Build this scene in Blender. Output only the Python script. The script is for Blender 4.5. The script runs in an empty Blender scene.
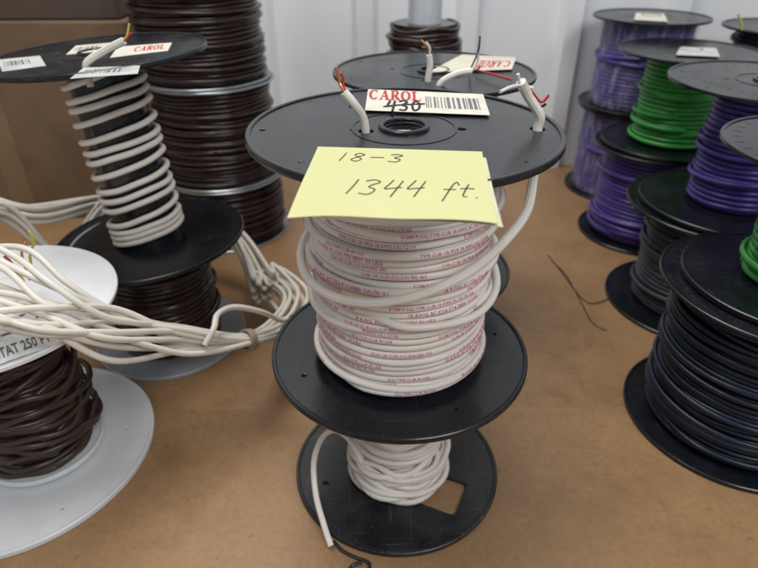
import bpy, bmesh, math, random
from mathutils import Vector, Matrix, noise
S = bpy.context.scene
COL = S.collection
PI = math.pi
R = 0.135; H = 0.58; PITCH = math.radians(32); F = 589.6
S.view_settings.view_transform = 'Standard'
S.view_settings.look = 'None'
# ---------- picking points of the real place from the measured view ----------
def ray(px, py):
    a, b = px-379, 284-py
    return Vector((a, F*math.cos(PITCH)+b*math.sin(PITCH), -F*math.sin(PITCH)+b*math.cos(PITCH)))
def P(px, py, z):
    d = ray(px, py); return Vector((0,0,H))+d*((z-H)/d.z)
def Q(px, py, y):
    d = ray(px, py); return Vector((0,0,H))+d*(y/d.y)
# ---------- materials ----------
def mat(name, c, rough=.5, c2=None, nscale=20, nlo=.4, nhi=.7, bump=0, bscale=200, metal=0, spec=.5, stretch=None, coat=0, scuff=0):
    m = bpy.data.materials.new(name); m.use_nodes = True
    nt = m.node_tree; b = nt.nodes['Principled BSDF']
    b.inputs['Roughness'].default_value = rough; b.inputs['Metallic'].default_value = metal
    b.inputs['Specular IOR Level'].default_value = spec
    b.inputs['Coat Weight'].default_value = coat
    tc = nt.nodes.new('ShaderNodeTexCoord'); src = tc.outputs['Object']
    if stretch:
        mp = nt.nodes.new('ShaderNodeMapping'); mp.inputs['Scale'].default_value = stretch
        nt.links.new(src, mp.inputs['Vector']); src = mp.outputs['Vector']
    if c2 is None: c2 = tuple(x*.8 for x in c)
    n = nt.nodes.new('ShaderNodeTexNoise'); n.inputs['Scale'].default_value = nscale; n.inputs['Detail'].default_value = 6
    n.inputs['Roughness'].default_value = .65
    nt.links.new(src, n.inputs['Vector'])
    r = nt.nodes.new('ShaderNodeValToRGB'); r.color_ramp.elements[0].position = nlo; r.color_ramp.elements[1].position = nhi
    r.color_ramp.elements[0].color = (*c, 1); r.color_ramp.elements[1].color = (*c2, 1)
    nt.links.new(n.outputs['Fac'], r.inputs['Fac']); out = r.outputs['Color']
    if scuff:
        for sc, rot in (((1,.05,1), .5), ((.06,1,1), -.3)):
            mp = nt.nodes.new('ShaderNodeMapping'); mp.inputs['Scale'].default_value = sc; mp.inputs['Rotation'].default_value = (0,0,rot)
            nt.links.new(tc.outputs['Object'], mp.inputs['Vector'])
            k = nt.nodes.new('ShaderNodeTexNoise'); k.inputs['Scale'].default_value = 240; k.inputs['Detail'].default_value = 3
            nt.links.new(mp.outputs['Vector'], k.inputs['Vector'])
            rr = nt.nodes.new('ShaderNodeMapRange'); rr.inputs['From Min'].default_value = .66; rr.inputs['From Max'].default_value = .78; rr.inputs['To Max'].default_value = scuff
            nt.links.new(k.outputs['Fac'], rr.inputs['Value'])
            mx = nt.nodes.new('ShaderNodeMix'); mx.data_type = 'RGBA'; nt.links.new(rr.outputs['Result'], mx.inputs['Factor'])
            nt.links.new(out, mx.inputs['A']); mx.inputs['B'].default_value = (.22,.23,.25,1); out = mx.outputs['Result']
        k = nt.nodes.new('ShaderNodeTexNoise'); k.inputs['Scale'].default_value = 420; k.inputs['Detail'].default_value = 2
        nt.links.new(tc.outputs['Object'], k.inputs['Vector'])
        rr = nt.nodes.new('ShaderNodeMapRange'); rr.inputs['From Min'].default_value = .66; rr.inputs['From Max'].default_value = .74; rr.inputs['To Max'].default_value = scuff*1.4
        nt.links.new(k.outputs['Fac'], rr.inputs['Value'])
        mx = nt.nodes.new('ShaderNodeMix'); mx.data_type = 'RGBA'; nt.links.new(rr.outputs['Result'], mx.inputs['Factor'])
        nt.links.new(out, mx.inputs['A']); mx.inputs['B'].default_value = (.25,.24,.22,1); out = mx.outputs['Result']
        r3 = nt.nodes.new('ShaderNodeMapRange'); r3.inputs['From Min'].default_value = .3; r3.inputs['From Max'].default_value = .7
        r3.inputs['To Min'].default_value = rough-.08; r3.inputs['To Max'].default_value = rough+.14
        nt.links.new(n.outputs['Fac'], r3.inputs['Value']); nt.links.new(r3.outputs['Result'], b.inputs['Roughness'])
    nt.links.new(out, b.inputs['Base Color'])
    if bump:
        n2 = nt.nodes.new('ShaderNodeTexNoise'); n2.inputs['Scale'].default_value = bscale; n2.inputs['Detail'].default_value = 4
        nt.links.new(src, n2.inputs['Vector'])
        bp = nt.nodes.new('ShaderNodeBump'); bp.inputs['Strength'].default_value = bump; bp.inputs['Distance'].default_value = .001
        nt.links.new(n2.outputs['Fac'], bp.inputs['Height']); nt.links.new(bp.outputs['Normal'], b.inputs['Normal'])
    return m
M = {}
M['white'] = mat('white_jacket', (.83,.77,.70), .38, (.71,.64,.56), 14, .45, .75, .12, 120)
M['white2'] = mat('white_jacket_coil', (.76,.71,.63), .40, (.60,.55,.47), 14, .45, .75, .12, 120)
M['brown'] = mat('brown_jacket', (.026,.013,.011), .22, (.042,.022,.019), 30, .4, .7)
M['brown2'] = mat('warm_brown_jacket', (.060,.036,.029), .3, (.038,.023,.019), 30, .4, .7)
M['purple'] = mat('purple_jacket', (.075,.045,.27), .32, (.05,.03,.20), 30, .4, .7)
M['green'] = mat('green_jacket', (.045,.34,.055), .34, (.03,.24,.04), 30, .4, .7)
M['grey'] = mat('grey_jacket', (.045,.050,.066), .38, (.030,.034,.046), 30, .4, .7)
M['black'] = mat('navy_black_jacket', (.006,.013,.032), .32, (.004,.007,.016), 30, .4, .7)
M['plastic'] = mat('black_plastic', (.006,.007,.010), .23, (.016,.018,.023), 9, .42, .85, .08, 350, scuff=.12)
M['plastic2'] = mat('dusty_black_plastic', (.009,.010,.012), .36, (.060,.057,.053), 14, .42, .85, .15, 350, scuff=.35)
M['whiteplastic'] = mat('white_plastic', (.79,.80,.81), .3, (.66,.67,.68), 9, .45, .8, .1, 200)
M['steel'] = mat('galvanised_steel', (.45,.47,.50), .3, (.32,.34,.36), 40, .4, .7, metal=.9)
M['dullsteel'] = mat('dull_grey_flange', (.46,.48,.51), .36, (.34,.36,.39), 18, .4, .7, metal=.25)
M['pipe'] = mat('bright_pipe', (.74,.78,.82), .3, (.60,.64,.68), 18, .4, .7, metal=.3)
M['copper'] = mat('copper', (.75,.32,.16), .3, metal=.9)
M['red'] = mat('red_insulation', (.5,.03,.04), .4)
M['yellowins'] = mat('yellow_insulation', (.6,.5,.1), .4)
M['blackins'] = mat('black_insulation', (.015,.015,.018), .4)
M['whiteins'] = mat('white_insulation', (.8,.78,.74), .4)
M['tiebrown'] = mat('brownish_tie', (.30,.23,.16), .55)
M['label'] = mat('label_paper', (.72,.68,.58), .55, (.56,.51,.41), 45, .42, .75)
M['labelwhite'] = mat('silvery_label_wrap', (.80,.81,.81), .25, (.66,.67,.68), 30, .45, .8, 1.0, 70)
M['labelgrey'] = mat('grey_label_paper', (.58,.58,.56), .5, (.36,.36,.35), 45, .42, .75)
M['cream'] = mat('cream_label_paper', (.66,.62,.50), .55)
M['redink'] = mat('red_ink', (.52,.015,.025), .6)
M['blackink'] = mat('black_ink', (.02,.02,.022), .6)
M['greyink'] = mat('grey_ink', (.16,.16,.17), .6)
M['pinkink'] = mat('magenta_ink', (.62,.07,.28), .5, (.74,.40,.48), 160, .48, .70)
M['note'] = mat('yellow_note_paper', (.62,.61,.30), .75, (.59,.58,.285), 8, .4, .7, .1, 60)
M['note2'] = mat('pale_note_paper', (.66,.65,.42), .7)
M['card'] = mat('cardboard', (.19,.12,.07), .75, (.15,.095,.055), 12, .4, .7, .2, 150)
M['carddark'] = mat('dark_cardboard', (.10,.07,.05), .75, (.075,.055,.04), 12, .4, .7)
M['tape'] = mat('packing_tape', (.24,.16,.09), .3)
def shelf_mat():
    m = bpy.data.materials.new('fibreboard'); m.use_nodes = True; nt = m.node_tree; b = nt.nodes['Principled BSDF']
    tc = nt.nodes.new('ShaderNodeTexCoord')
    def nz(scale, det, sc=(1,1,1)):
        mp = nt.nodes.new('ShaderNodeMapping'); mp.inputs['Scale'].default_value = sc
        nt.links.new(tc.outputs['Object'], mp.inputs['Vector'])
        n = nt.nodes.new('ShaderNodeTexNoise'); n.inputs['Scale'].default_value = scale; n.inputs['Detail'].default_value = det
        n.inputs['Roughness'].default_value = .7
        nt.links.new(mp.outputs['Vector'], n.inputs['Vector']); return n.outputs['Fac']
    def ramp(f, a, ca, bb, cb):
        r = nt.nodes.new('ShaderNodeValToRGB'); r.color_ramp.elements[0].position = a; r.color_ramp.elements[1].position = bb
        r.color_ramp.elements[0].color = (*ca,1); r.color_ramp.elements[1].color = (*cb,1); nt.links.new(f, r.inputs['Fac']); return r.outputs['Color']
    def mix(x, y, f, mode='MULTIPLY'):
        k = nt.nodes.new('ShaderNodeMix'); k.data_type = 'RGBA'; k.blend_type = mode; k.inputs['Factor'].default_value = f
        nt.links.new(x, k.inputs['A']); nt.links.new(y, k.inputs['B']); return k.outputs['Result']
    base = ramp(nz(3.2, 6), .3, (.28,.158,.074), .7, (.41,.245,.122))
    fine = ramp(nz(150, 6), .32, (.72,.70,.67), .68, (1.1,1.1,1.1))
    stain = ramp(nz(5, 8), .50, (1,1,1), .72, (.55,.49,.43))
    spots = ramp(nz(38, 3), .66, (1,1,1), .70, (.66,.60,.55))
    scr = ramp(nz(30, 4, (1,.08,1)), .62, (1,1,1), .72, (.80,.77,.74))
    scr2 = ramp(nz(26, 4, (.07,1,1)), .62, (1,1,1), .74, (1.35,1.35,1.38))
    c = mix(mix(mix(mix(mix(base, fine, .6), stain, .8), scr, .6), scr2, .6), spots, .6)
    nt.links.new(c, b.inputs['Base Color']); b.inputs['Roughness'].default_value = .45
    bp = nt.nodes.new('ShaderNodeBump'); bp.inputs['Strength'].default_value = .15; bp.inputs['Distance'].default_value = .001
    nt.links.new(nz(250, 3), bp.inputs['Height']); nt.links.new(bp.outputs['Normal'], b.inputs['Normal'])
    return m
M['shelf'] = shelf_mat()
M['wall'] = mat('painted_steel_cladding', (.86,.88,.89), .34, (.77,.79,.81), 3, .4, .7, .05, 40, stretch=(1,1,.25))
def wrap_mat():
    m = bpy.data.materials.new('stretch_wrap'); m.use_nodes = True; nt = m.node_tree
    for n in list(nt.nodes): nt.nodes.remove(n)
    o = nt.nodes.new('ShaderNodeOutputMaterial'); mx = nt.nodes.new('ShaderNodeMixShader')
    t = nt.nodes.new('ShaderNodeBsdfTransparent'); g = nt.nodes.new('ShaderNodeBsdfPrincipled')
    g.inputs['Base Color'].default_value = (.5,.5,.7,1); g.inputs['Roughness'].default_value = .1; g.inputs['Specular IOR Level'].default_value = 1
    n = nt.nodes.new('ShaderNodeTexNoise'); n.inputs['Scale'].default_value = 45; n.inputs['Distortion'].default_value = 1.5
    tc = nt.nodes.new('ShaderNodeTexCoord'); mp = nt.nodes.new('ShaderNodeMapping'); mp.inputs['Scale'].default_value = (1,1,.3)
    nt.links.new(tc.outputs['Object'], mp.inputs['Vector']); nt.links.new(mp.outputs['Vector'], n.inputs['Vector'])
    bp = nt.nodes.new('ShaderNodeBump'); bp.inputs['Strength'].default_value = .9; bp.inputs['Distance'].default_value = .004
    nt.links.new(n.outputs['Fac'], bp.inputs['Height']); nt.links.new(bp.outputs['Normal'], g.inputs['Normal'])
    r = nt.nodes.new('ShaderNodeMapRange'); r.inputs['From Min'].default_value = .5; r.inputs['From Max'].default_value = .68
    r.inputs['To Min'].default_value = .12; r.inputs['To Max'].default_value = .42
    nt.links.new(n.outputs['Fac'], r.inputs['Value']); nt.links.new(r.outputs['Result'], mx.inputs['Fac'])
    nt.links.new(t.outputs[0], mx.inputs[1]); nt.links.new(g.outputs[0], mx.inputs[2]); nt.links.new(mx.outputs[0], o.inputs['Surface'])
    return m
M['wrap'] = wrap_mat()
# ---------- mesh building ----------
class MB:
    def __init__(s): s.v = []; s.f = []
    def add(s, v, f):
        o = len(s.v); s.v += [tuple(p) for p in v]; s.f += [tuple(i+o for i in q) for q in f]
    def box(s, c, d, rz=0):
        m = Matrix.Rotation(rz, 3, 'Z'); c = Vector(c); v = []
        for z in (-1,1):
            for y in (-1,1):
                for x in (-1,1): v.append(c+m@Vector((x*d[0]/2, y*d[1]/2, z*d[2]/2)))
        s.add(v, [(0,2,3,1),(4,5,7,6),(0,1,5,4),(2,6,7,3),(0,4,6,2),(1,3,7,5)])
    def lathe(s, prof, n=72, cx=0, cy=0):
        k = len(prof); v = []; f = []
        for i in range(n):
            a = 2*PI*i/n
            for r, z in prof: v.append((cx+r*math.cos(a), cy+r*math.sin(a), z))
        for i in range(n):
            j = (i+1) % n
            for q in range(k-1): f.append((i*k+q, j*k+q, j*k+q+1, i*k+q+1))
        s.add(v, f)
    def tube(s, pts, r, sides=7, closed=False, taper=None):
        pts = [Vector(p) for p in pts]; n = len(pts); v = []; f = []
        T = []
        for i in range(n):
            a = pts[(i-1) % n] if (closed or i > 0) else pts[0]; b = pts[(i+1) % n] if (closed or i < n-1) else pts[-1]
            d = b-a
            T.append(d.normalized() if d.length > 1e-9 else Vector((0,0,1)))
        N = T[0].orthogonal().normalized()
        if abs(T[0].z) < .9: N = (Vector((0,0,1))-T[0]*T[0].z).normalized()
        for i in range(n):
            N = (N-T[i]*N.dot(T[i])).normalized(); B = T[i].cross(N); rr = r*(taper(i/(n-1)) if taper else 1)
            for k in range(sides):
                a = 2*PI*k/sides; v.append(pts[i]+N*(rr*math.cos(a))+B*(rr*math.sin(a)))
        m = n if closed else n-1
        for i in range(m):
            j = (i+1) % n
            for k in range(sides): f.append((i*sides+k, i*sides+(k+1) % sides, j*sides+(k+1) % sides, j*sides+k))
        if not closed: f.append(tuple(range(sides))[::-1]); f.append(tuple((n-1)*sides+k for k in range(sides)))
        s.add(v, f)
    def mesh(s, me):
        s.add([v.co.copy() for v in me.vertices], [tuple(p.vertices) for p in me.polygons])
    def build(s, name, m, parent=None, world=False, smooth=35):
        v = s.v
        if world and parent is not None:
            root = parent
            while root.parent: root = root.parent
            inv = (Matrix.Translation(root.location)@root.rotation_euler.to_matrix().to_4x4()).inverted()
            v = [tuple(inv@Vector(p)) for p in v]
        me = bpy.data.meshes.new(name); me.from_pydata(v, [], s.f); me.materials.append(m); me.update()
        if smooth:
            me.polygons.foreach_set('use_smooth', [True]*len(me.polygons))
            try: me.set_sharp_from_angle(angle=math.radians(smooth))
            except Exception: pass
        o = bpy.data.objects.new(name, me); COL.objects.link(o); o.parent = parent
        return o
def catmull(pts, n=10, closed=False):
    pts = [Vector(p) for p in pts]; out = []; L = len(pts); m = L if closed else L-1
    for i in range(m):
        g = (lambda k: pts[k % L]) if closed else (lambda k: pts[max(0, min(L-1, k))])
        a, b, c, d = g(i-1), g(i), g(i+1), g(i+2)
        for j in range(n):
            t = j/n
            out.append(.5*((2*b)+(c-a)*t+(2*a-5*b+4*c-d)*t*t+(3*b-a-3*c+d)*t**3))
    if not closed: out.append(pts[-1])
    return out
def tag(o, label=None, cat=None, group=None, kind=None):
    if label: o['label'] = label
    if cat: o['category'] = cat
    if group: o['group'] = group
    if kind: o['kind'] = kind
    return o
def thing(name, label, cat, loc, rot=(0,0,0), group=None):
    o = bpy.data.objects.new(name, None); COL.objects.link(o); o.location = loc; o.rotation_euler = rot
    o.empty_display_size = .02
    return tag(o, label, cat, group)
TC = {}
def text_mesh(st, bold=0):
    k = (st, bold)
    if k in TC: return TC[k]
    c = bpy.data.curves.new('t', 'FONT'); c.body = st; c.size = 1; c.resolution_u = 2; c.offset = bold
    o = bpy.data.objects.new('t', c); COL.objects.link(o)
    dg = bpy.context.evaluated_depsgraph_get(); me = bpy.data.meshes.new_from_object(o.evaluated_get(dg))
    v = [(p.co.x, p.co.y) for p in me.vertices]; f = [tuple(p.vertices) for p in me.polygons]
    bpy.data.objects.remove(o); bpy.data.curves.remove(c); bpy.data.meshes.remove(me)
    x0 = min(p[0] for p in v); y0 = min(p[1] for p in v); x1 = max(p[0] for p in v); y1 = max(p[1] for p in v)
    TC[k] = ([(a-x0, b-y0) for a, b in v], f, x1-x0, y1-y0); return TC[k]
def bil(q, u, v):   # q: BL, BR, TR, TL
    return (q[0]*(1-u)+q[1]*u)*(1-v)+(q[3]*(1-u)+q[2]*u)*v
def fit_text(mb, st, q, u0, u1, v0, v1, lift=.0006, bold=0):
    v, f, w, h = text_mesh(st, bold)
    mb.add([bil(q, u0+(u1-u0)*a/w, v0+(v1-v0)*b/h)+Vector((0,0,lift)) for a, b in v], f)
# bold serif capitals drawn as ribbons: (points, widths) in a unit box
def arc(a0, a1, n, thick=.27, thin=.09, cx=.5, cy=.5, rx=.38, ry=.46):
    pts = [(cx+rx*math.cos(math.radians(a0+(a1-a0)*i/n)), cy+ry*math.sin(math.radians(a0+(a1-a0)*i/n))) for i in range(n+1)]
    wd = [thin+(thick-thin)*abs(math.cos(math.radians(a0+(a1-a0)*i/n)))**1.3 for i in range(n+1)]
    return pts, wd
SER = {
 'C': [arc(50, 310, 22), ([(.80,1),(.80,.68)],[.07,.07]), ([(.80,.30),(.80,.12)],[.05,.05])],
 'O': [arc(0, 360, 28)],
 'L': [([(.28,.02),(.28,.98)],[.27,.27]), ([(.03,.05),(.9,.05)],[.10,.10]), ([(.9,.0),(.9,.32)],[.07,.05]), ([(.03,.95),(.54,.95)],[.09,.09])],
 'A': [([(.14,.02),(.5,.98)],[.09,.09]), ([(.80,.02),(.5,.98)],[.27,.27]), ([(.25,.34),(.7,.34)],[.09,.09]), ([(-.02,.04),(.3,.04)],[.08,.08]), ([(.60,.04),(1.02,.04)],[.08,.08])],
 'R': [([(.25,.02),(.25,.98)],[.27,.27]), ([(.02,.04),(.48,.04)],[.08,.08]), ([(.02,.96),(.5,.96)],[.08,.08]), arc(90,-90,12,.26,.09,.48,.745,.27,.225), ([(.46,.5),(.86,.04)],[.25,.25]), ([(.78,.04),(1.02,.04)],[.08,.08])]}
def serif(mb, st, q, u0, u1, v0, v1, lift=.0006):
    n = len(st); cw = (u1-u0)/n
    for i, c in enumerate(st):
        for si, (pts, wd) in enumerate(SER[c]):
            v = []; f = []
            for k, (x, y) in enumerate(pts):
                a = pts[max(0,k-1)]; b = pts[min(len(pts)-1,k+1)]; dx, dy = b[0]-a[0], b[1]-a[1]; L = math.hypot(dx, dy) or 1
                nx, ny = -dy/L*wd[k]/2, dx/L*wd[k]/2
                for sgn in (1,-1):
                    v.append(bil(q, u0+(i+.04+.92*(x+sgn*nx))*cw, v0+(v1-v0)*(y+sgn*ny))+Vector((0,0,lift+.00003*si)))
            for k in range(len(pts)-1): f.append((2*k,2*k+1,2*k+3,2*k+2))
            mb.add(v, f)
def bars(mb, q, u0, u1, v0, v1, n, rnd, lift=.0006):
    u = u0
    while u < u1:
        w = (u1-u0)/n*rnd.choice((.5,.5,1,1.5)); e = min(u+w, u1)
        mb.add([bil(q,u,v0)+Vector((0,0,lift)), bil(q,e,v0)+Vector((0,0,lift)), bil(q,e,v1)+Vector((0,0,lift)), bil(q,u,v1)+Vector((0,0,lift))], [(0,1,2,3)])
        u = e+(u1-u0)/n*rnd.choice((.5,.7,1.2))
def sheet(q, n=10, th=.0004, bend=None):
    mb = MB(); v = []; f = []
    for k in (0, 1):
        for i in range(n+1):
            for j in range(n+1):
                p = bil(q, i/n, j/n)+Vector((0,0,th*(1-k)))
                if bend: p = p+Vector((0,0,bend(i/n, j/n)))
                v.append(p)
    m = (n+1)**2
    for i in range(n):
        for j in range(n):
            a = i*(n+1)+j; f.append((a, a+n+1, a+n+2, a+1)); f.append((m+a, m+a+1, m+a+n+2, m+a+n+1))
    for i in range(n):
        for a, b in ((i*(n+1), (i+1)*(n+1)), ((i+1)*(n+1)+n, i*(n+1)+n), (i+1, i), (n*(n+1)+i, n*(n+1)+i+1)):
            f.append((b, a, m+a, m+b))
    mb.add(v, f); return mb
def circ(cx, cy, r, n=28): return [(cx+r*math.cos(2*PI*i/n), cy+r*math.sin(2*PI*i/n)) for i in range(n)]
def slot(cx, cy, a, l, w):
    c, s = math.cos(a), math.sin(a); return [(cx+x*c-y*s, cy+x*s+y*c) for x, y in ((-l,-w),(l,-w),(l,w),(-l,w))]
def plate_mesh(Rr, z0, z1, holes):
    c = bpy.data.curves.new('p', 'CURVE'); c.dimensions = '2D'; c.fill_mode = 'BOTH'
    for pts in [circ(0,0,Rr-.0012,110)]+holes:
        sp = c.splines.new('POLY'); sp.points.add(len(pts)-1)
        for i, p in enumerate(pts): sp.points[i].co = (p[0], p[1], 0, 1)
        sp.use_cyclic_u = True
    bev = .0012; c.extrude = (z1-z0)/2-bev; c.bevel_depth = bev; c.bevel_resolution = 1
    o = bpy.data.objects.new('p', c); COL.objects.link(o)
    dg = bpy.context.evaluated_depsgraph_get(); me = bpy.data.meshes.new_from_object(o.evaluated_get(dg))
    for v in me.vertices: v.co.z += (z0+z1)/2
    bpy.data.objects.remove(o); bpy.data.curves.remove(c); return me
def flange(root, Rr, z0, z1, holes, m, bore=.017, name='flange', collar=True):
    mb = MB(); hs = ([circ(0,0,bore,36)] if bore else [])+holes
    me = plate_mesh(Rr, z0, z1, hs); mb.mesh(me); bpy.data.meshes.remove(me)
    mb.lathe([(Rr-.0048,z1-.001),(Rr-.0045,z1+.0012),(Rr-.0036,z1+.0016),(Rr-.0012,z1+.0016),(Rr-.0002,z1+.0008),(Rr,z1-.0015),(Rr-.001,z1-.002)], 110)
    if bore and collar:
        mb.lathe([(bore+.001,z0),(bore+.0006,z1+.002),(bore+.0015,z1+.003),(bore+.004,z1+.003),(bore+.005,z1+.002),(bore+.0055,z1-.001)], 48)
        mb.lathe([(bore+.026,z1-.001),(bore+.0265,z1+.0006),(bore+.0285,z1+.0006),(bore+.029,z1-.001)], 72)
    return mb.build(name, m, root, smooth=30)
def wpath(r, z0, w, seed, jr, jz, pitch, tilt=0, zz=None, phase=0):
    def f(t):
        th = 2*PI*t+phase; z = z0+w+pitch*t
        if zz: z = zz(t)
        rr = r(z) if callable(r) else r
        c, s = math.cos(th), math.sin(th)
        rr += jr*noise.noise(Vector((c*1.3+seed, s*1.3, t*.8)))*2
        z += jz*noise.noise(Vector((c*1.3, s*1.3+seed*3, t*.45+7)))*2 + tilt*math.cos(th+.4)
        return th, rr, z
    return f
def cyl(t3): th, r, z = t3; return Vector((r*math.cos(th), r*math.sin(th), z))
def winding(mb, r, z0, z1, w, seed, jr=.0008, jz=.0008, pitch=None, segs=40, sides=6, tilt=0, cross=0, fill=True, steep=9):
    rnd = random.Random(seed); pitch = pitch or 2*w*1.03; turns = (z1-z0-2*w)/pitch
    f = wpath(r, z0, w, seed, jr, jz, pitch, tilt)
    n = int(turns*segs)
    mb.tube([cyl(f(i/segs)) for i in range(n+1)], w, sides)
    rf = r if callable(r) else (lambda z: r)
    if fill:
        mb.lathe([(.012,z0+.001)]+[(rf(z0+(z1-z0)*i/12)-w*.8, z0+.001+(z1-z0-.002)*i/12) for i in range(13)]+[(.012,z1-.001)], 48)
    fs = [(f, turns)]
    for k in range(cross):
        a0 = rnd.random(); span = rnd.uniform(.5, 1.3); za = rnd.uniform(z0+3*w, z1-3*w); dz = rnd.uniform(-1,1)*w*steep
        zb = max(z0+2*w, min(z1-2*w, za+dz))
        def g(t, a0=a0, span=span, za=za, zb=zb, k=k):
            u = max(0, min(1, t/span)); e = u*u*(3-2*u); z = za+(zb-za)*e
            th = 2*PI*(a0+t)
            return th, rf(z)+w*1.75*min(1, math.sin(PI*u)*3.2)+.0008*noise.noise(Vector((t*5,k,seed))), z+.0012*noise.noise(Vector((t*3,k+9,seed)))
        m = int(span*segs); mb.tube([cyl(g(i/segs)) for i in range(m+1)], w, sides); fs.append((g, span))
    return fs
def print_on(mb, f, t0, st, w, h):
    v, fc, tw, th_ = text_mesh(st, .008); k = h/th_; out = []
    r0 = f(t0)[1]+w
    for a, b in v:
        t = t0+a*k/(2*PI*r0); th, rr, z = f(t); ph = (b*k-h/2)/w+.25; rad = rr+(w+.00022)*math.cos(ph)
        out.append((rad*math.cos(th), rad*math.sin(th), z+(w+.00022)*math.sin(ph)))
    mb.add(out, fc); return tw*k/(2*PI*r0)
def core(root, r, z0, z1, m, bore=.016):
    mb = MB(); mb.lathe([(bore,z0),(bore,z1),(r,z1),(r,z0),(bore,z0)], 48); return mb.build('core', m, root)
def cable(name, pts, r, m, parent, world=True, n=8, sides=8):
    mb = MB(); mb.tube(catmull(pts, n), r, sides); return mb.build(name, m, parent, world)
def slack(mb, n, r, z0, z1, w, amp, seed, sides=8, zamp=.01):
    rnd = random.Random(seed)
    for k in range(n):
        pts = []; zc = rnd.uniform(z0, z1); tl = rnd.uniform(-1,1)*zamp; ph = rnd.uniform(0, 6.28); rk = r+rnd.uniform(-.2,1)*amp
        ox, oy = rnd.uniform(-1,1)*amp*.5, rnd.uniform(-1,1)*amp*.5
        for i in range(44):
            a_ = 2*PI*i/44; nn = noise.noise(Vector((math.cos(a_)*1.2,math.sin(a_)*1.2,k*3.3+seed)))
            rr = max(r*.93, rk+amp*nn*.8)
            pts.append((rr*math.cos(a_)+ox, rr*math.sin(a_)+oy, max(z0-.002, zc+tl*math.cos(a_-ph)+zamp*.7*noise.noise(Vector((math.cos(a_)*1.1,math.sin(a_)*1.1,k*5.1+seed))))))
        mb.tube(pts, w, sides, True)
std = lambda Rr: [circ(Rr*.42*math.cos(a), Rr*.42*math.sin(a), .0042, 14) for a in (.25, 2.9, 4.4)]+[circ(Rr*.86*math.cos(a), Rr*.86*math.sin(a), .003, 12) for a in (.3, 2.6, 3.5, 5.6)]
def slots(Rr, n, l, w, fr, a0=0): return [slot(Rr*fr*math.cos(a0+2*PI*i/n), Rr*fr*math.sin(a0+2*PI*i/n), a0+2*PI*i/n, l, w) for i in range(n)]
def spool(label, loc, h, Rr, wr, w, wm, fm='plastic', seed=1, t=.005, rot=(0,0,0), cross=3, jr=.0008, jz=.0008, holes=None, rc=.04, group=None, Rb=None, segs=36, bore=.017, fb=None, name='cable_spool', sides=6, collar=True, steep=9, loops=None):
    root = thing(name, label, 'cable spool', loc, rot, group)
    hs = std(Rr) if holes is None else holes
    flange(root, Rr, h-t, h-.0016, hs, M[fm], bore, collar=collar)
    flange(root, Rb or Rr, 0, t, [], M[fb or fm], bore, collar=False)
    core(root, rc, t, h-t, M[fm])
    mb = MB(); winding(mb, wr, t+.001, h-t-.001, w, seed, jr, jz, segs=segs, cross=cross, sides=sides, steep=steep)
    if loops: slack(mb, *loops)
    mb.build('wound_cable', M[wm], root, smooth=60)
    return root
def shrink_wrap(root, r, z0, z1, seed):
    mb = MB(); v = []; f = []; n = 90; m = 14
    for i in range(n):
        a_ = 2*PI*i/n
        for j in range(m):
            z = z0+(z1-z0)*j/(m-1); r_ = r+.0035*noise.noise(Vector((math.cos(a_)*5+seed, math.sin(a_)*5, z*14)))+.002*(2*j/(m-1)-1)**2
            v.append((r_*math.cos(a_), r_*math.sin(a_), z))
    for i in range(n):
        for j in range(m-1): k = (i+1)%n; f.append((i*m+j, k*m+j, k*m+j+1, i*m+j+1))
    mb.add(v, f); mb.build('plastic_wrap', M['wrap'], root)
# ================= setting =================
mb = MB(); mb.box((0,.605,-.0151), (5.0,1.87,.03)); tag(mb.build('shelf_board', M['shelf'], smooth=0), 'tan fibreboard shelf under all the spools', 'shelf', kind='structure')
mb = MB(); prof = []; x = -2.5; WY = 1.55
while x < 2.5:
    prof += [(x, 0), (x+.155, 0), (x+.167, -.028), (x+.205, -.028), (x+.217, 0)]
    x += .25
v = []; f = []
for i, (a, d) in enumerate(prof): v += [(a+.03, WY+d, -.3), (a+.03, WY+d, 2.2)]
for i in range(len(prof)-1): f.append((2*i, 2*i+2, 2*i+3, 2*i+1))
mb.add(v, f); tag(mb.build('wall', M['wall'], smooth=0), 'white ribbed metal wall behind the shelf', 'wall', kind='structure')
# ================= main spool =================
Z0 = .1835; ZT = .427; MX, MY = .0216, .501
main = thing('cable_spool', 'large black spool of white cable directly under the yellow note', 'cable spool', (MX, MY, Z0))
hl = P(366,129,ZT); hr = P(538,127,ZT)
hm = lambda p: (p.x-MX, p.y-MY)
oth = [P(462,127,ZT), P(352,128,ZT), P(262,128,ZT), P(468,99,ZT), P(300,160,ZT), P(527,160,ZT)]
holes = [circ(*hm(hl), .0075, 18), circ(*hm(hr), .0075, 18), circ(*hm(oth[0]), .005, 16), circ(*hm(oth[1]), .003, 14), circ(*hm(oth[2]), .0035, 14), circ(*hm(oth[4]), .0022, 12), circ(*hm(oth[5]), .0022, 12)]
flange(main, R, ZT-Z0-.0065, ZT-Z0-.0016, holes, M['plastic'])
flange(main, R, 0, .005, [circ(R*.8*math.cos(a), R*.8*math.sin(a), .003, 12) for a in (.2, 3.6, 5.2)], M['plastic'], collar=False)
core(main, .04, .005, ZT-Z0-.006, M['plastic'])
w = .0036
def rp(z):
    u = min(1, max(0, (z-.005)/.232))
    return .0770+.0060*min(1, u*4)**.7-.003*max(0, (u-.6)/.4)+.0009*math.sin(u*17)+.0007*math.sin(u*41)
mb = MB(); fs = winding(mb, rp, .0055, .236, w, 5, .0009, .0009, segs=60, sides=10, cross=11, steep=2.8)
def cy(d, r, z): a = math.radians(d); return Vector((r*math.cos(a), r*math.sin(a), z-Z0))
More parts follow.
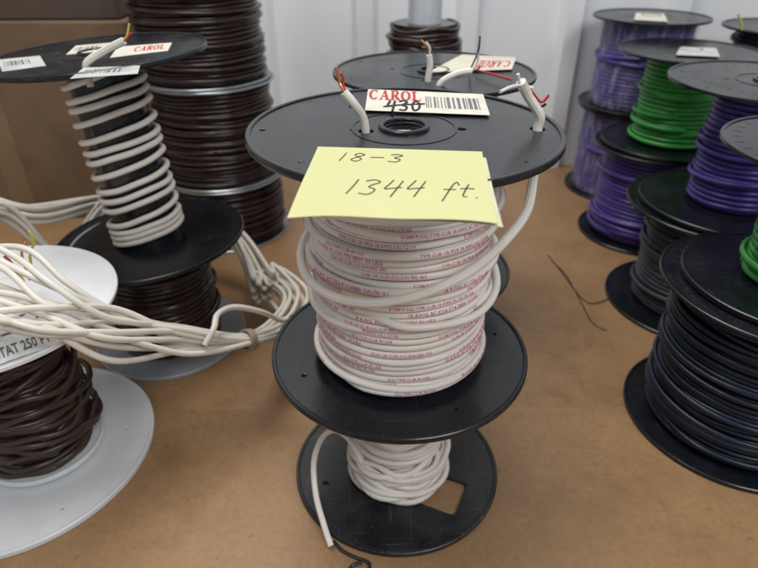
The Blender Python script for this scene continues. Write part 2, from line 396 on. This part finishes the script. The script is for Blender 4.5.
for seq in ([(-115,.080,.284),(-90,.0905,.280),(-62,.0915,.277),(-38,.093,.275),(-12,.094,.279),(15,.092,.287),(45,.080,.292)],):
    mb.tube(catmull([cy(*s) for s in seq], 10), w, 10)
mb.build('wound_cable', M['white'], main, smooth=70)
ink = MB(); rnd = random.Random(3)
words = ['E120819 (UL) TYPE CL3R 18 AWG 3C 75C IN USA', '18 AWG 3C CSA FT4 300V IN USA', 'CL3R OR CL2R (UL) SUN RES 18/3', 'TYPE CL3R OR FPLR 18 AWG (UL) C2150', '(UL) TYPE CL3R IN USA']
f0, turns = fs[0]; t = .1
while t < turns-.8:
    L = print_on(ink, f0, t, rnd.choice(words), w, .0036); t += L+rnd.uniform(.03,.22)
for g, sp in fs[1:]:
    t = .12
    while t < sp-.45: t += print_on(ink, g, t, rnd.choice(words), w, .0036)+.08
ink.build('jacket_print', M['pinkink'], main, smooth=0)
hrel = hr-Vector((MX,MY,0)); ha = math.degrees(math.atan2(hrel.y, hrel.x)); hR = math.hypot(hrel.x, hrel.y)
tipR = Q(521,82,hr.y-.005)
tr = tipR-Vector((MX,MY,0))
pts = [Vector((tr.x,tr.y,tr.z-Z0)), Vector(((tr.x*.6+hrel.x*.4), hrel.y, tr.z-Z0-.012)), cy(ha,hR,.437), cy(ha,hR,.425), cy(ha-3,hR,.408), cy(ha-12,hR-.001,.390), cy(ha-26,.1140,.371), cy(ha-41,.1095,.354), cy(-58,.106,.339), cy(-74,.1035,.327), cy(-90,.102,.317), cy(-108,.1015,.309), cy(-128,.101,.305), cy(-150,.0995,.306), cy(-172,.096,.312), cy(-195,.090,.320), cy(-215,.078,.322)]
ce = cable('cable_end', pts, .0042, M['white'], main, world=False, n=10, sides=10)
cable('conductor', [tipR+Vector((0,0,-.006)), Q(519,80,hr.y-.005), Q(518,74,hr.y-.006)], .0014, M['whiteins'], ce)
cable('conductor', [tipR+Vector((0,0,-.004)), Q(530,90,hr.y), Q(541,102,hr.y), Q(549,95,hr.y)], .0011, M['red'], ce)
cable('conductor', [tipR+Vector((0,0,-.004)), Q(533,95,hr.y), Q(540,106,hr.y), Q(546,104,hr.y)], .0011, M['blackins'], ce)
yl = hl.y
ce = cable('cable_end', [hl+Vector((0,0,-.03)), hl+Vector((0,0,-.005)), Q(363,118,yl), Q(354,104,yl-.004), Q(344,92,yl-.004)], w, M['white'], main, sides=10)
tip = Q(345,93,yl-.004)
cable('conductor', [tip, Q(340,84,yl), Q(338,76,yl), Q(336,67,yl)], .0013, M['copper'], ce)
cable('conductor', [tip, Q(343,84,yl), Q(343,78,yl), Q(341,73,yl)], .0012, M['red'], ce)
cable('conductor', [tip, Q(350,92,yl), Q(352,99,yl), Q(350,108,yl-.002)], .0011, M['blackins'], ce)
q = [P(365,111,ZT), P(490,116,ZT), P(483,95,ZT), P(368,90,ZT)]
q = [p+Vector((0,0,.0004)) for p in q]
lab = sheet(q, 4).build('label', M['label'], main, True, smooth=0)
a = MB(); serif(a, 'CAROL', q, .015, .47, .50, .97); a.build('label_print', M['redink'], lab, True, 0)
a = MB(); bars(a, q, .50, .95, .22, .74, 26, random.Random(2)); a.build('barcode', M['greyink'], lab, True, 0)
# ================= handwriting =================
G = {'1': [[(.55,1),(.5,.5),(.42,0)]],
 '8': [[(.85,.82),(.55,1),(.22,.82),(.5,.55),(.78,.28),(.5,0),(.15,.2),(.45,.5),(.85,.82)]],
 '-': [[(.1,.5),(.5,.54),(.95,.52)]],
 '3': [[(.1,.9),(.5,1),(.85,.85),(.4,.55),(.8,.35),(.6,.03),(.1,.08)]],
 '4': [[(.35,1),(.25,.75),(.12,.42),(.5,.45),(.95,.5)],[(.85,.95),(.75,.5),(.62,-.1)]],
 'f': [[(1.0,.85),(.8,1.05),(.6,.85),(.45,.3),(.3,-.35)],[(.1,.45),(.5,.5),(.9,.5)]],
 't': [[(.55,.95),(.45,.5),(.42,.1),(.7,.05)],[(.1,.6),(.5,.64),(1,.66)]],
 '.': [[(.2,.04),(.24,.06),(.28,.04)]], '0': [[(.5,1),(.15,.6),(.3,0),(.75,.2),(.85,.7),(.5,1)]]}
def hand(mb, st, q, u0, v0, cw, ch, r, gap=.25, bend=None, lift=.0006, slope=0, slant=0):
    u = u0
    for c in st:
        for s in G[c]:
            pts = []
            for x, y in s:
                U = u+x*cw+slant*y*ch; V = v0+y*ch+slope*(U-u0); p = bil(q, U, V)+Vector((0,0,lift+(bend(U,V) if bend else 0))); pts.append(p)
            mb.tube(catmull(pts, 6), r, 5)
        u += cw*(1+gap) if c not in '.1' else cw*(.75+gap)
a = MB(); hand(a, '430', q, .17, .0, .085, .44, .0012, .2, slope=.2)
a.tube(catmull([bil(q,.15,.16)+Vector((0,0,.0008)), bil(q,.3,.27)+Vector((0,0,.0008)), bil(q,.49,.36)+Vector((0,0,.0008))], 6), .0009, 5)
a.build('handwriting', M['blackink'], lab, True)
# ================= sticky note =================
zn = ZT+.0008
nq = [P(287,217,zn), P(497,227,zn), P(482,152,zn), P(318,147,zn)]
bend = lambda u, v: .0035*max(0,(.62-v))**2*3*(.4+.6*math.sin(u*3.1))-.007*max(0,.5-v)**1.5*(1-u)+.0008*math.sin(u*9+v*4)*(1-v)
note = thing('sticky_note', 'yellow square note with handwriting, overhanging the top flange of the centre spool', 'note', nq[3])
sheet(nq, 24, .0003, bend).build('paper', M['note'], note, True)
q2 = [nq[0]+Vector((.02,.006,-.0012)), P(503,229,zn-.0012), P(494,158,zn-.0004)+Vector((-.006,0,0)), nq[3]+Vector((.02,-.01,-.0002))]
b2 = lambda u, v: bend(u,v)-.001*(1-v)
sheet(q2, 12, .0002, b2).build('under_sheet', M['note2'], note, True)
a = MB(); hand(a, '18-3', nq, .12, .77, .095, .13, .00045, .18, bend, .0004, -.01, .12)
hand(a, '1344', nq, .21, .29, .105, .205, .0005, .14, bend, .0004, .0, .16); hand(a, 'ft.', nq, .735, .29, .08, .20, .0005, .05, bend, .0004, 0, .16)
a.build('handwriting', M['blackink'], note, True)
# ================= lower centre spool =================
RB = .123
low = thing('cable_spool', 'small dusty black spool of white cable on the shelf, directly under the centre spool', 'cable spool', (MX, MY, 0))
cc = P(441,492,.005); cx, cyy = cc.x-MX, cc.y-MY; ang = math.radians(-24)
sq = []
for sx, sy, s0 in ((1,1,0),(-1,1,90),(-1,-1,180),(1,-1,270)):
    for k in range(5):
        th = math.radians(s0+22.5*k); lx = sx*.020+.006*math.cos(th); ly = sy*.019+.006*math.sin(th)
        sq.append((cx+lx*math.cos(ang)-ly*math.sin(ang), cyy+lx*math.sin(ang)+ly*math.cos(ang)))
flange(low, RB, 0, .005, [sq, circ(-.085,-.03,.004,14), circ(-.03,-.092,.003,12)], M['plastic2'], collar=False)
flange(low, .10, .1765, .1815, [], M['plastic2'], collar=False)
core(low, .035, .005, .1765, M['plastic2'])
mb = MB(); winding(mb, .044, .008, .10, .0036, 21, .003, .003, segs=44, sides=9, cross=4, tilt=.003, steep=6)
for k in range(11):
    pts = []; lay = k//2
    for i in range(49):
        a_ = 2*PI*i/48; nn = noise.noise(Vector((math.cos(a_)*1.1,math.sin(a_)*1.1,k*3.3)))
        rr = .0555-.0008*lay+.011*nn+(.004 if k%2 else 0)
        pts.append((rr*math.cos(a_)+.004*math.sin(k*2.3), rr*math.sin(a_)*.95-.002+.002*math.cos(k*1.7), max(.0095, .011+.0072*lay+.010*noise.noise(Vector((math.cos(a_)*.9,math.sin(a_)*.9,k*5.1+2))))))
    mb.tube(pts[:-1], .0036, 9, True)
mb.build('wound_cable', M['white'], low, smooth=70)
cable('cable_end', [P(362,462,.075), P(350,440,.09), P(335,430,.09), P(322,438,.075), P(314,462,.05), P(316,495,.026), P(324,525,.014), P(331,546,.0052)], .0034, M['white'], low, sides=9)
st = MB(); st.tube(catmull([P(334,541,.004), P(342,550,.004), P(355,557,.003), P(369,563,.003), P(366,573,.003), P(350,574,.003), P(352,566,.003), P(362,562,.005)], 8), .0017, 6)
tag(st.build('twist_tie', M['blackins']), 'short curled black tie lying on the shelf in front of the centre spools', 'tie')
# ================= spool behind =================
bk = spool('black spool with cable ends and cream label on top, directly behind the centre spool', (.073,.82,.097), .308, R, .085, .0042, 'white', seed=31, cross=2)
bl = spool('small black spool on the shelf under the spool right behind the centre one', (.073,.82,0), .0965, R*.9, .08, .004, 'grey', seed=32, cross=1)
zt = .405
q = [P(428,73,zt), P(512,70,zt), P(516,58,zt), P(462,55,zt)]
q = [p+Vector((0,0,.0005)) for p in q]
lab = sheet(q, 3).build('label', M['cream'], bk, True, 0)
a = MB(); serif(a, 'CAROL', [q[2],q[3],q[0],q[1]], .05, .55, .35, .8); a.build('label_print', M['redink'], lab, True, 0)
for pts, cols in (([(428,80),(430,66),(429,55)], [(421,40),(426,42)]), ([(440,84),(456,74),(472,71)], [(480,66),(478,52)])):
    b0 = P(*pts[0], zt); yy = b0.y
    ps = [b0+Vector((0,0,-.02)), b0]+[Q(px,py,yy) for px,py in pts[1:]]
    ce = cable('cable_end', ps, .004, M['white'], bk)
    for (px,py), c in zip(cols, ('copper','whiteins')): cable('conductor', [ps[-1], ps[-1]*.5+Q(px,py,yy)*.5+Vector((.003,0,0)), Q(px,py,yy)], .0013, M[c], ce)
yy = .74
cable('conductor', [P(470,70,zt+.004), Q(478,52,yy), Q(480,36,yy)], .0011, M['blackins'], bk)
cable('conductor', [P(476,70,zt+.004), P(495,75,zt+.006), P(512,80,zt+.004)], .0014, M['red'], bk)
cable('cable_end', [P(500,92,zt+.004), P(515,86,zt+.006), P(533,88,zt+.003)], .002, M['whiteins'], bk)
pr = thing('cable_spool', 'spool with a bright metal core and a few turns of dark brown cable, top centre', 'cable spool', (.082,1.15,0))
mb = MB(); mb.lathe([(.026,.0),(.026,.62),(.0305,.62),(.0305,0),(.026,0)], 48); mb.build('core', M['pipe'], pr)
flange(pr, .11, .285, .29, [], M['steel'], .02, collar=False); flange(pr, .11, 0, .005, [], M['steel'], .02, collar=False)
mb = MB(); winding(mb, .060, .292, .418, .0038, 41, .002, .003, cross=14, segs=36, sides=8); winding(mb, .09, .006, .28, .004, 42, cross=3, segs=30); mb.build('wound_cable', M['brown'], pr, smooth=60)
# ================= left black spool with spaced turns =================
rt = (0, math.radians(-3.5), 0)
ls = thing('cable_spool', 'black spool with widely spaced turns of white cable round its bare black core', 'cable spool', (-.335,.772,.176), rt)
HL = .262
flange(ls, R, HL-.0065, HL-.0016, std(R), M['plastic']); flange(ls, R, 0, .005, [circ(R*.7,-.02,.004,14)], M['plastic'], collar=False)
core(ls, .0425, .005, HL-.006, M['plastic'])
mb = MB()
def zz(t): return .011+.0085*min(t,3)+(.0172*(t-3)+.0036*math.sin(t*1.7) if t > 3 else 0)
f = wpath(lambda z: .0485, 0, .004, 8, .0008, .0008, 0, .0085, zz=zz, phase=1)
n = int(14.9*60); mb.tube([cyl(f(i/60)) for i in range(n)], .0040, 12)
mb.build('wound_cable', M['white'], ls, smooth=70)
b0 = P(86,68,.437)
ce = cable('cable_end', [b0+Vector((0,0,-.02)), b0, Q(90,60,b0.y), Q(106,50,b0.y), Q(124,41,b0.y)], .0042, M['white2'], ls)
cable('conductor', [Q(122,42,b0.y), Q(127,36,b0.y), Q(129,24,b0.y)], .0013, M['yellowins'], ce)
cable('conductor', [Q(122,42,b0.y), Q(127,38,b0.y), Q(131,33,b0.y)], .0013, M['red'], ce)
for i, (qq, m_) in enumerate((([(110,58),(168,51),(172,43),(118,47)], 'label'), ([(2,72),(46,66),(40,56),(-2,60)], 'labelgrey'), ([(70,79),(138,74),(140,66),(84,68)], 'labelgrey'), ([(66,55),(106,51),(110,43),(76,46)], 'label'))):
    Mx = Matrix.Translation(ls.location)@ls.rotation_euler.to_matrix().to_4x4()
    ql = []
    for px, py in qq:
        d = ray(px, py); nrm = Mx.to_3x3()@Vector((0,0,1)); o_ = Mx@Vector((0,0,HL-.0012)); ql.append(Vector((0,0,H))+d*((o_-Vector((0,0,H))).dot(nrm)/d.dot(nrm)))
    lb = sheet(ql, 2).build('label', M[m_], ls, True, 0)
    a = MB()
    if i == 0: serif(a, 'CAROL', ql, .35, .92, .3, .8); a.build('label_print', M['redink'], lb, True, 0)
    else: bars(a, ql, .1, .7, .35, .75, 16, random.Random(i)); a.build('barcode', M['greyink'], lb, True, 0)
spool('low grey-flanged spool of dark cable beneath the spool with spaced white turns', (-.335,.772,0), .175, .115, .074, .0038, 'brown', 'dullsteel', seed=51, rc=.035, bore=.015)
# ================= brown spool stack =================
for i, (z, hh, lb, dx) in enumerate(((0,.130,'dark brown cable spool with steel flanges, lowest of the tall brown stack',.0), (.131,.187,'dark brown cable spool with steel flanges, middle of the tall brown stack',-.002), (.319,.19,'dark brown cable spool with steel flanges, topmost of the tall brown stack',-.008))):
    spool(lb, (-.322+dx,1.165,z), hh, .122, .108, .0035, 'brown', 'steel', seed=60+i, t=.003, cross=14, jr=.0016, jz=.0016, holes=[], rc=.03, group='stack of dark brown cable spools', collar=False, segs=44, sides=8, steep=7)
# ================= front left =================
dr = thing('spool_flange', 'loose white plastic spool flange lying flat on the shelf at the lower left', 'spool flange', (-.452,.525,0))
flange(dr, .158, 0, .006, [slot(.118,.035,.2,.0045,.003), circ(.09,-.09,.003,12)], M['whiteplastic'], .02, name='disc')
fl = spool('small white spool of loose brown cable with a printed label, leftmost at the front', (-.424,.530,.0105), .2145, .132, .048, .0036, 'brown2', 'whiteplastic', seed=71, cross=8, jr=.004, jz=.003, holes=[circ(.05,.04,.004,12)], rc=.03, Rb=.07, bore=.026, segs=40, sides=8, loops=(30, .054, .012, .185, .0036, .011, 4, 8, .016))
zf = .2250
ql = [P(-24,373,zf), P(66,341,zf), P(44,296,zf), P(-46,324,zf)]
crinkle = lambda u, v: .0016*abs(noise.noise(Vector((u*7, v*5, 2))))
lb = sheet(ql, 20, .0004, crinkle).build('label', M['labelwhite'], fl, True, 20)
a = MB(); fit_text(a, 'THERMOSTAT 250 FT', ql, -.22, .86, .07, .26, .0016, bold=.02)
for k in range(3): bars(a, ql, .1, .85, .45+.13*k, .48+.13*k, 9, random.Random(k+20), .0016)
a.build('label_print', M['greyink'], lb, True, 0)
y0 = .55
for pts, c in (([(34,278),(30,256),(34,242),(29,231)],'yellowins'), ([(20,282),(12,264),(4,256)],'red'), ([(24,282),(16,270),(2,266)],'yellowins'), ([(30,280),(22,256),(24,240)],'copper')):
    cable('conductor', [Q(px,py,y0) for px,py in pts], .0015, M[c], fl)
# ================= loose white coil =================
# control points: place, radial spread, vertical spread
cps = [(P(-90,262,.285),.042,.030),(P(-10,294,.270),.044,.024),(P(50,311,.258),.040,.018),(P(115,326,.215),.036,.020),(P(180,337,.165),.024,.018),(P(248,340,.13),.007,.007),(P(284,324,.085),.018,.018),(P(292,300,.06),.026,.024),(P(268,278,.065),.030,.024),(Vector((-.185,.80,.07)),.024,.026),(Vector((-.25,.915,.10)),.016,.022),(Vector((-.35,.955,.13)),.014,.020),(Vector((-.46,.93,.165)),.014,.014),(P(40,214,.215),.026,.016),(P(-15,208,.245),.03,.018),(P(-120,215,.275),.035,.022)]
coil = thing('cable_coil', 'loose coil of bare white cable draped round the left-hand spools', 'cable coil', P(120,343,.0))
cb = MB(); cen = sum((c[0] for c in cps), Vector())/len(cps)
NS = 15
for k in range(NS):
    ang0 = k*2.399; rad0 = math.sqrt((k+.6)/NS); a_, b_ = rad0*math.cos(ang0), rad0*math.sin(ang0); pts = []
    for i, (p, s, sv) in enumerate(cps):
        rad = (p-cen); rad.z = 0; rad.normalize()
        am = .65 if i <= 4 else .28
        ja = a_+am*noise.noise(Vector((k*1.7, i*.5, 0)))*2; jb = b_+am*noise.noise(Vector((k*1.7, i*.5, 9)))*2
        pt = p+rad*(ja*s)+Vector((0,0,jb*sv))
        if i in (1,2,15) and (pt-Vector((-.424,.53,0))).xy.length < .14: pt.z = max(pt.z, .2345)
        if i >= 7 and (pt-Vector((-.335,.772,0))).xy.length < .145 and .06 < pt.z: pt.z = min(pt.z, .155)
        pt.z = max(pt.z, .006)
        pts.append(pt)
    cb.tube(catmull(pts, 12, True), .0034, 8, True)
cb.build('looped_cable', M['white2'], coil, True, 70)
cable('cable_end', [P(205,345,.16), P(214,328,.175), P(218,314,.18), P(235,307,.175), P(262,312,.155), P(280,320,.13), P(288,318,.125)], .0036, M['white2'], coil)
cable('conductor', [P(287,318,.125), P(295,314,.125), P(301,318,.125)], .0014, M['copper'], coil)
tp = cps[5][0]; tb = MB()
d = (cps[6][0]-cps[4][0]).normalized(); n1 = d.cross(Vector((0,0,1))).normalized(); n2 = n1.cross(d)
tb.tube([tp+n1*.0128*math.cos(2*PI*i/24)+n2*.0128*math.sin(2*PI*i/24)+d*(i-36)*.00016 for i in range(73)], .0019, 6)
tb.build('tie', M['tiebrown'], coil, True)
# ================= cardboard boxes =================
def box(label, c, d, rz, m, tape=True):
    root = thing('cardboard_box', label, 'box', c, (0,0,rz)); b = MB(); b.box((0,0,d[2]/2), d); o = b.build('carton', M[m], root, smooth=0)
    bv = o.modifiers.new('b', 'BEVEL'); bv.width = .004; bv.segments = 2
    b = MB(); b.box((0,-d[1]/2-.0006,d[2]*.5), (.05,.0012,d[2]*.999))
    if tape: b.build('tape', M['tape'], root, smooth=0)
    return root
b1 = box('tall plain cardboard box standing behind the left-hand spools', (-.79,1.36,0), (.62,.30,.41), 0, 'card')
b2_ = box('darker cardboard box on top of the tall plain one, top left', (-.81,1.36,.411), (.62,.29,.25), .03, 'carddark', False)
# ================= right-hand spools =================
c1 = (.592,1.395); c2 = (.558,1.148); c3 = (.548,.874); c4 = (.477,.590); c5 = (.85,1.32)
s0 = spool('purple cable spool on the shelf, farthest back at the right', (*c1,0), .205, .120, .098, .004, 'purple', seed=81, cross=2)
shrink_wrap(s0, .1045, .008, .197, 3)
s1 = spool('plastic-wrapped purple cable spool, topmost of the farthest right-hand stack', (*c1,.206), .19, .122, .092, .004, 'purple', seed=82, cross=2)
shrink_wrap(s1, .0985, .007, .183, 0)
q = [P(634,20,.3965), P(668,22,.3965), P(664,14,.3965), P(636,13,.3965)]
sheet(q, 2).build('label', M['label'], s1, True, 0)
spool('purple cable spool on the shelf under the bright green spool', (*c2,0), .195, .122, .096, .004, 'purple', seed=83, cross=5, jr=.0014, holes=slots(.122,28,.005,.0012,.86))
s2 = spool('bright green cable spool on a purple one, second stack from the back at right', (c2[0]+.015,c2[1],.196), .175, .125, .066, .004, 'green', seed=84, cross=5, jr=.0016)
q = [P(676,55,.372), P(720,57,.372), P(716,48,.372), P(680,47,.372)]
sheet(q, 2).build('label', M['labelgrey'], s2, True, 0)
spool('dark grey cable spool on the shelf in the middle of the right-hand row', (*c3,0), .188, .140, .094, .0036, 'grey', seed=85, cross=6, jr=.0016, holes=slots(.14,40,.005,.0012,.86))
spool('purple cable spool stacked on the dark grey one at the right', (c3[0]+.012,c3[1]-.004,.189), .192, .136, .062, .004, 'purple', seed=86, cross=5, jr=.0014, holes=std(.136)+slots(.136,36,.005,.0012,.7))
s4 = spool('thick black cable spool on the shelf, nearest at the right', (*c4,0), .212, R, .105, .0034, 'black', seed=87, cross=16, jr=.0018, jz=.0016, holes=slots(R,40,.0055,.0013,.86)+[circ(-.06,-.04,.005,14), circ(-.06,.05,.005,14)], segs=50, sides=8, steep=7)
spool('green cable spool stacked on the black one at the right edge', (c4[0]+.006,c4[1],.213), .165, .118, .050, .0040, 'green', seed=88, cross=4, jr=.0012, holes=slots(.118,32,.005,.0012,.86))
spool('tall grey cable spool at the far right by the wall', (*c5,0), .385, .125, .09, .0042, 'grey', seed=89, cross=2)
yl = MB(); yl.tube(catmull([Q(742,30,1.22), Q(741,22,1.22), Q(738,14,1.22)], 5), .002, 6)
tag(yl.build('wire_offcut', M['yellowins']), 'tiny yellow wire end sticking up on the grey spool at the far right', 'wire')
for lb, pts in (('thin black wire lying on the shelf left of the black cable spool', [(553,262),(566,275),(580,300),(592,322),(606,330)]), ('thin dark wire looping on the shelf beside the grey cable spool', [(548,255),(560,270),(584,300),(600,302),(612,296)])):
    a = MB(); a.tube(catmull([P(px,py,.0014) for px,py in pts], 8), .0009, 6); tag(a.build('thin_wire', M['blackins']), lb, 'wire')
# ================= light =================
wd = bpy.data.worlds.new('World'); S.world = wd; wd.use_nodes = True
bg = wd.node_tree.nodes['Background']; bg.inputs[0].default_value = (.90,.95,1,1); bg.inputs[1].default_value = .34
def area(loc, tgt, sx, sy, p, c):
    l = bpy.data.lights.new('ceiling_lamp', 'AREA'); l.shape = 'RECTANGLE'; l.size = sx; l.size_y = sy; l.energy = p; l.color = c
    o = bpy.data.objects.new('ceiling_lamp', l); COL.objects.link(o); o.location = loc
    o.rotation_euler = (Vector(tgt)-Vector(loc)).to_track_quat('-Z','Y').to_euler(); return o
area((-.4,.7,2.3), (0,.7,0), 1.5, .8, 34, (1,.98,.95))
area((1.0,-.9,2.0), (0.1,1.1,0.3), 1.1, .8, 23, (.96,.98,1))
cam = bpy.data.cameras.new('Camera'); co = bpy.data.objects.new('Camera', cam); COL.objects.link(co)
co.location = (0,0,H); co.rotation_euler = (PI/2-PITCH, 0, 0); cam.lens = 28; cam.sensor_width = 36; cam.clip_start = .02; cam.clip_end = 50
cam.dof.use_dof = True; cam.dof.focus_distance = .50; cam.dof.aperture_fstop = 6.5
S.camera = co
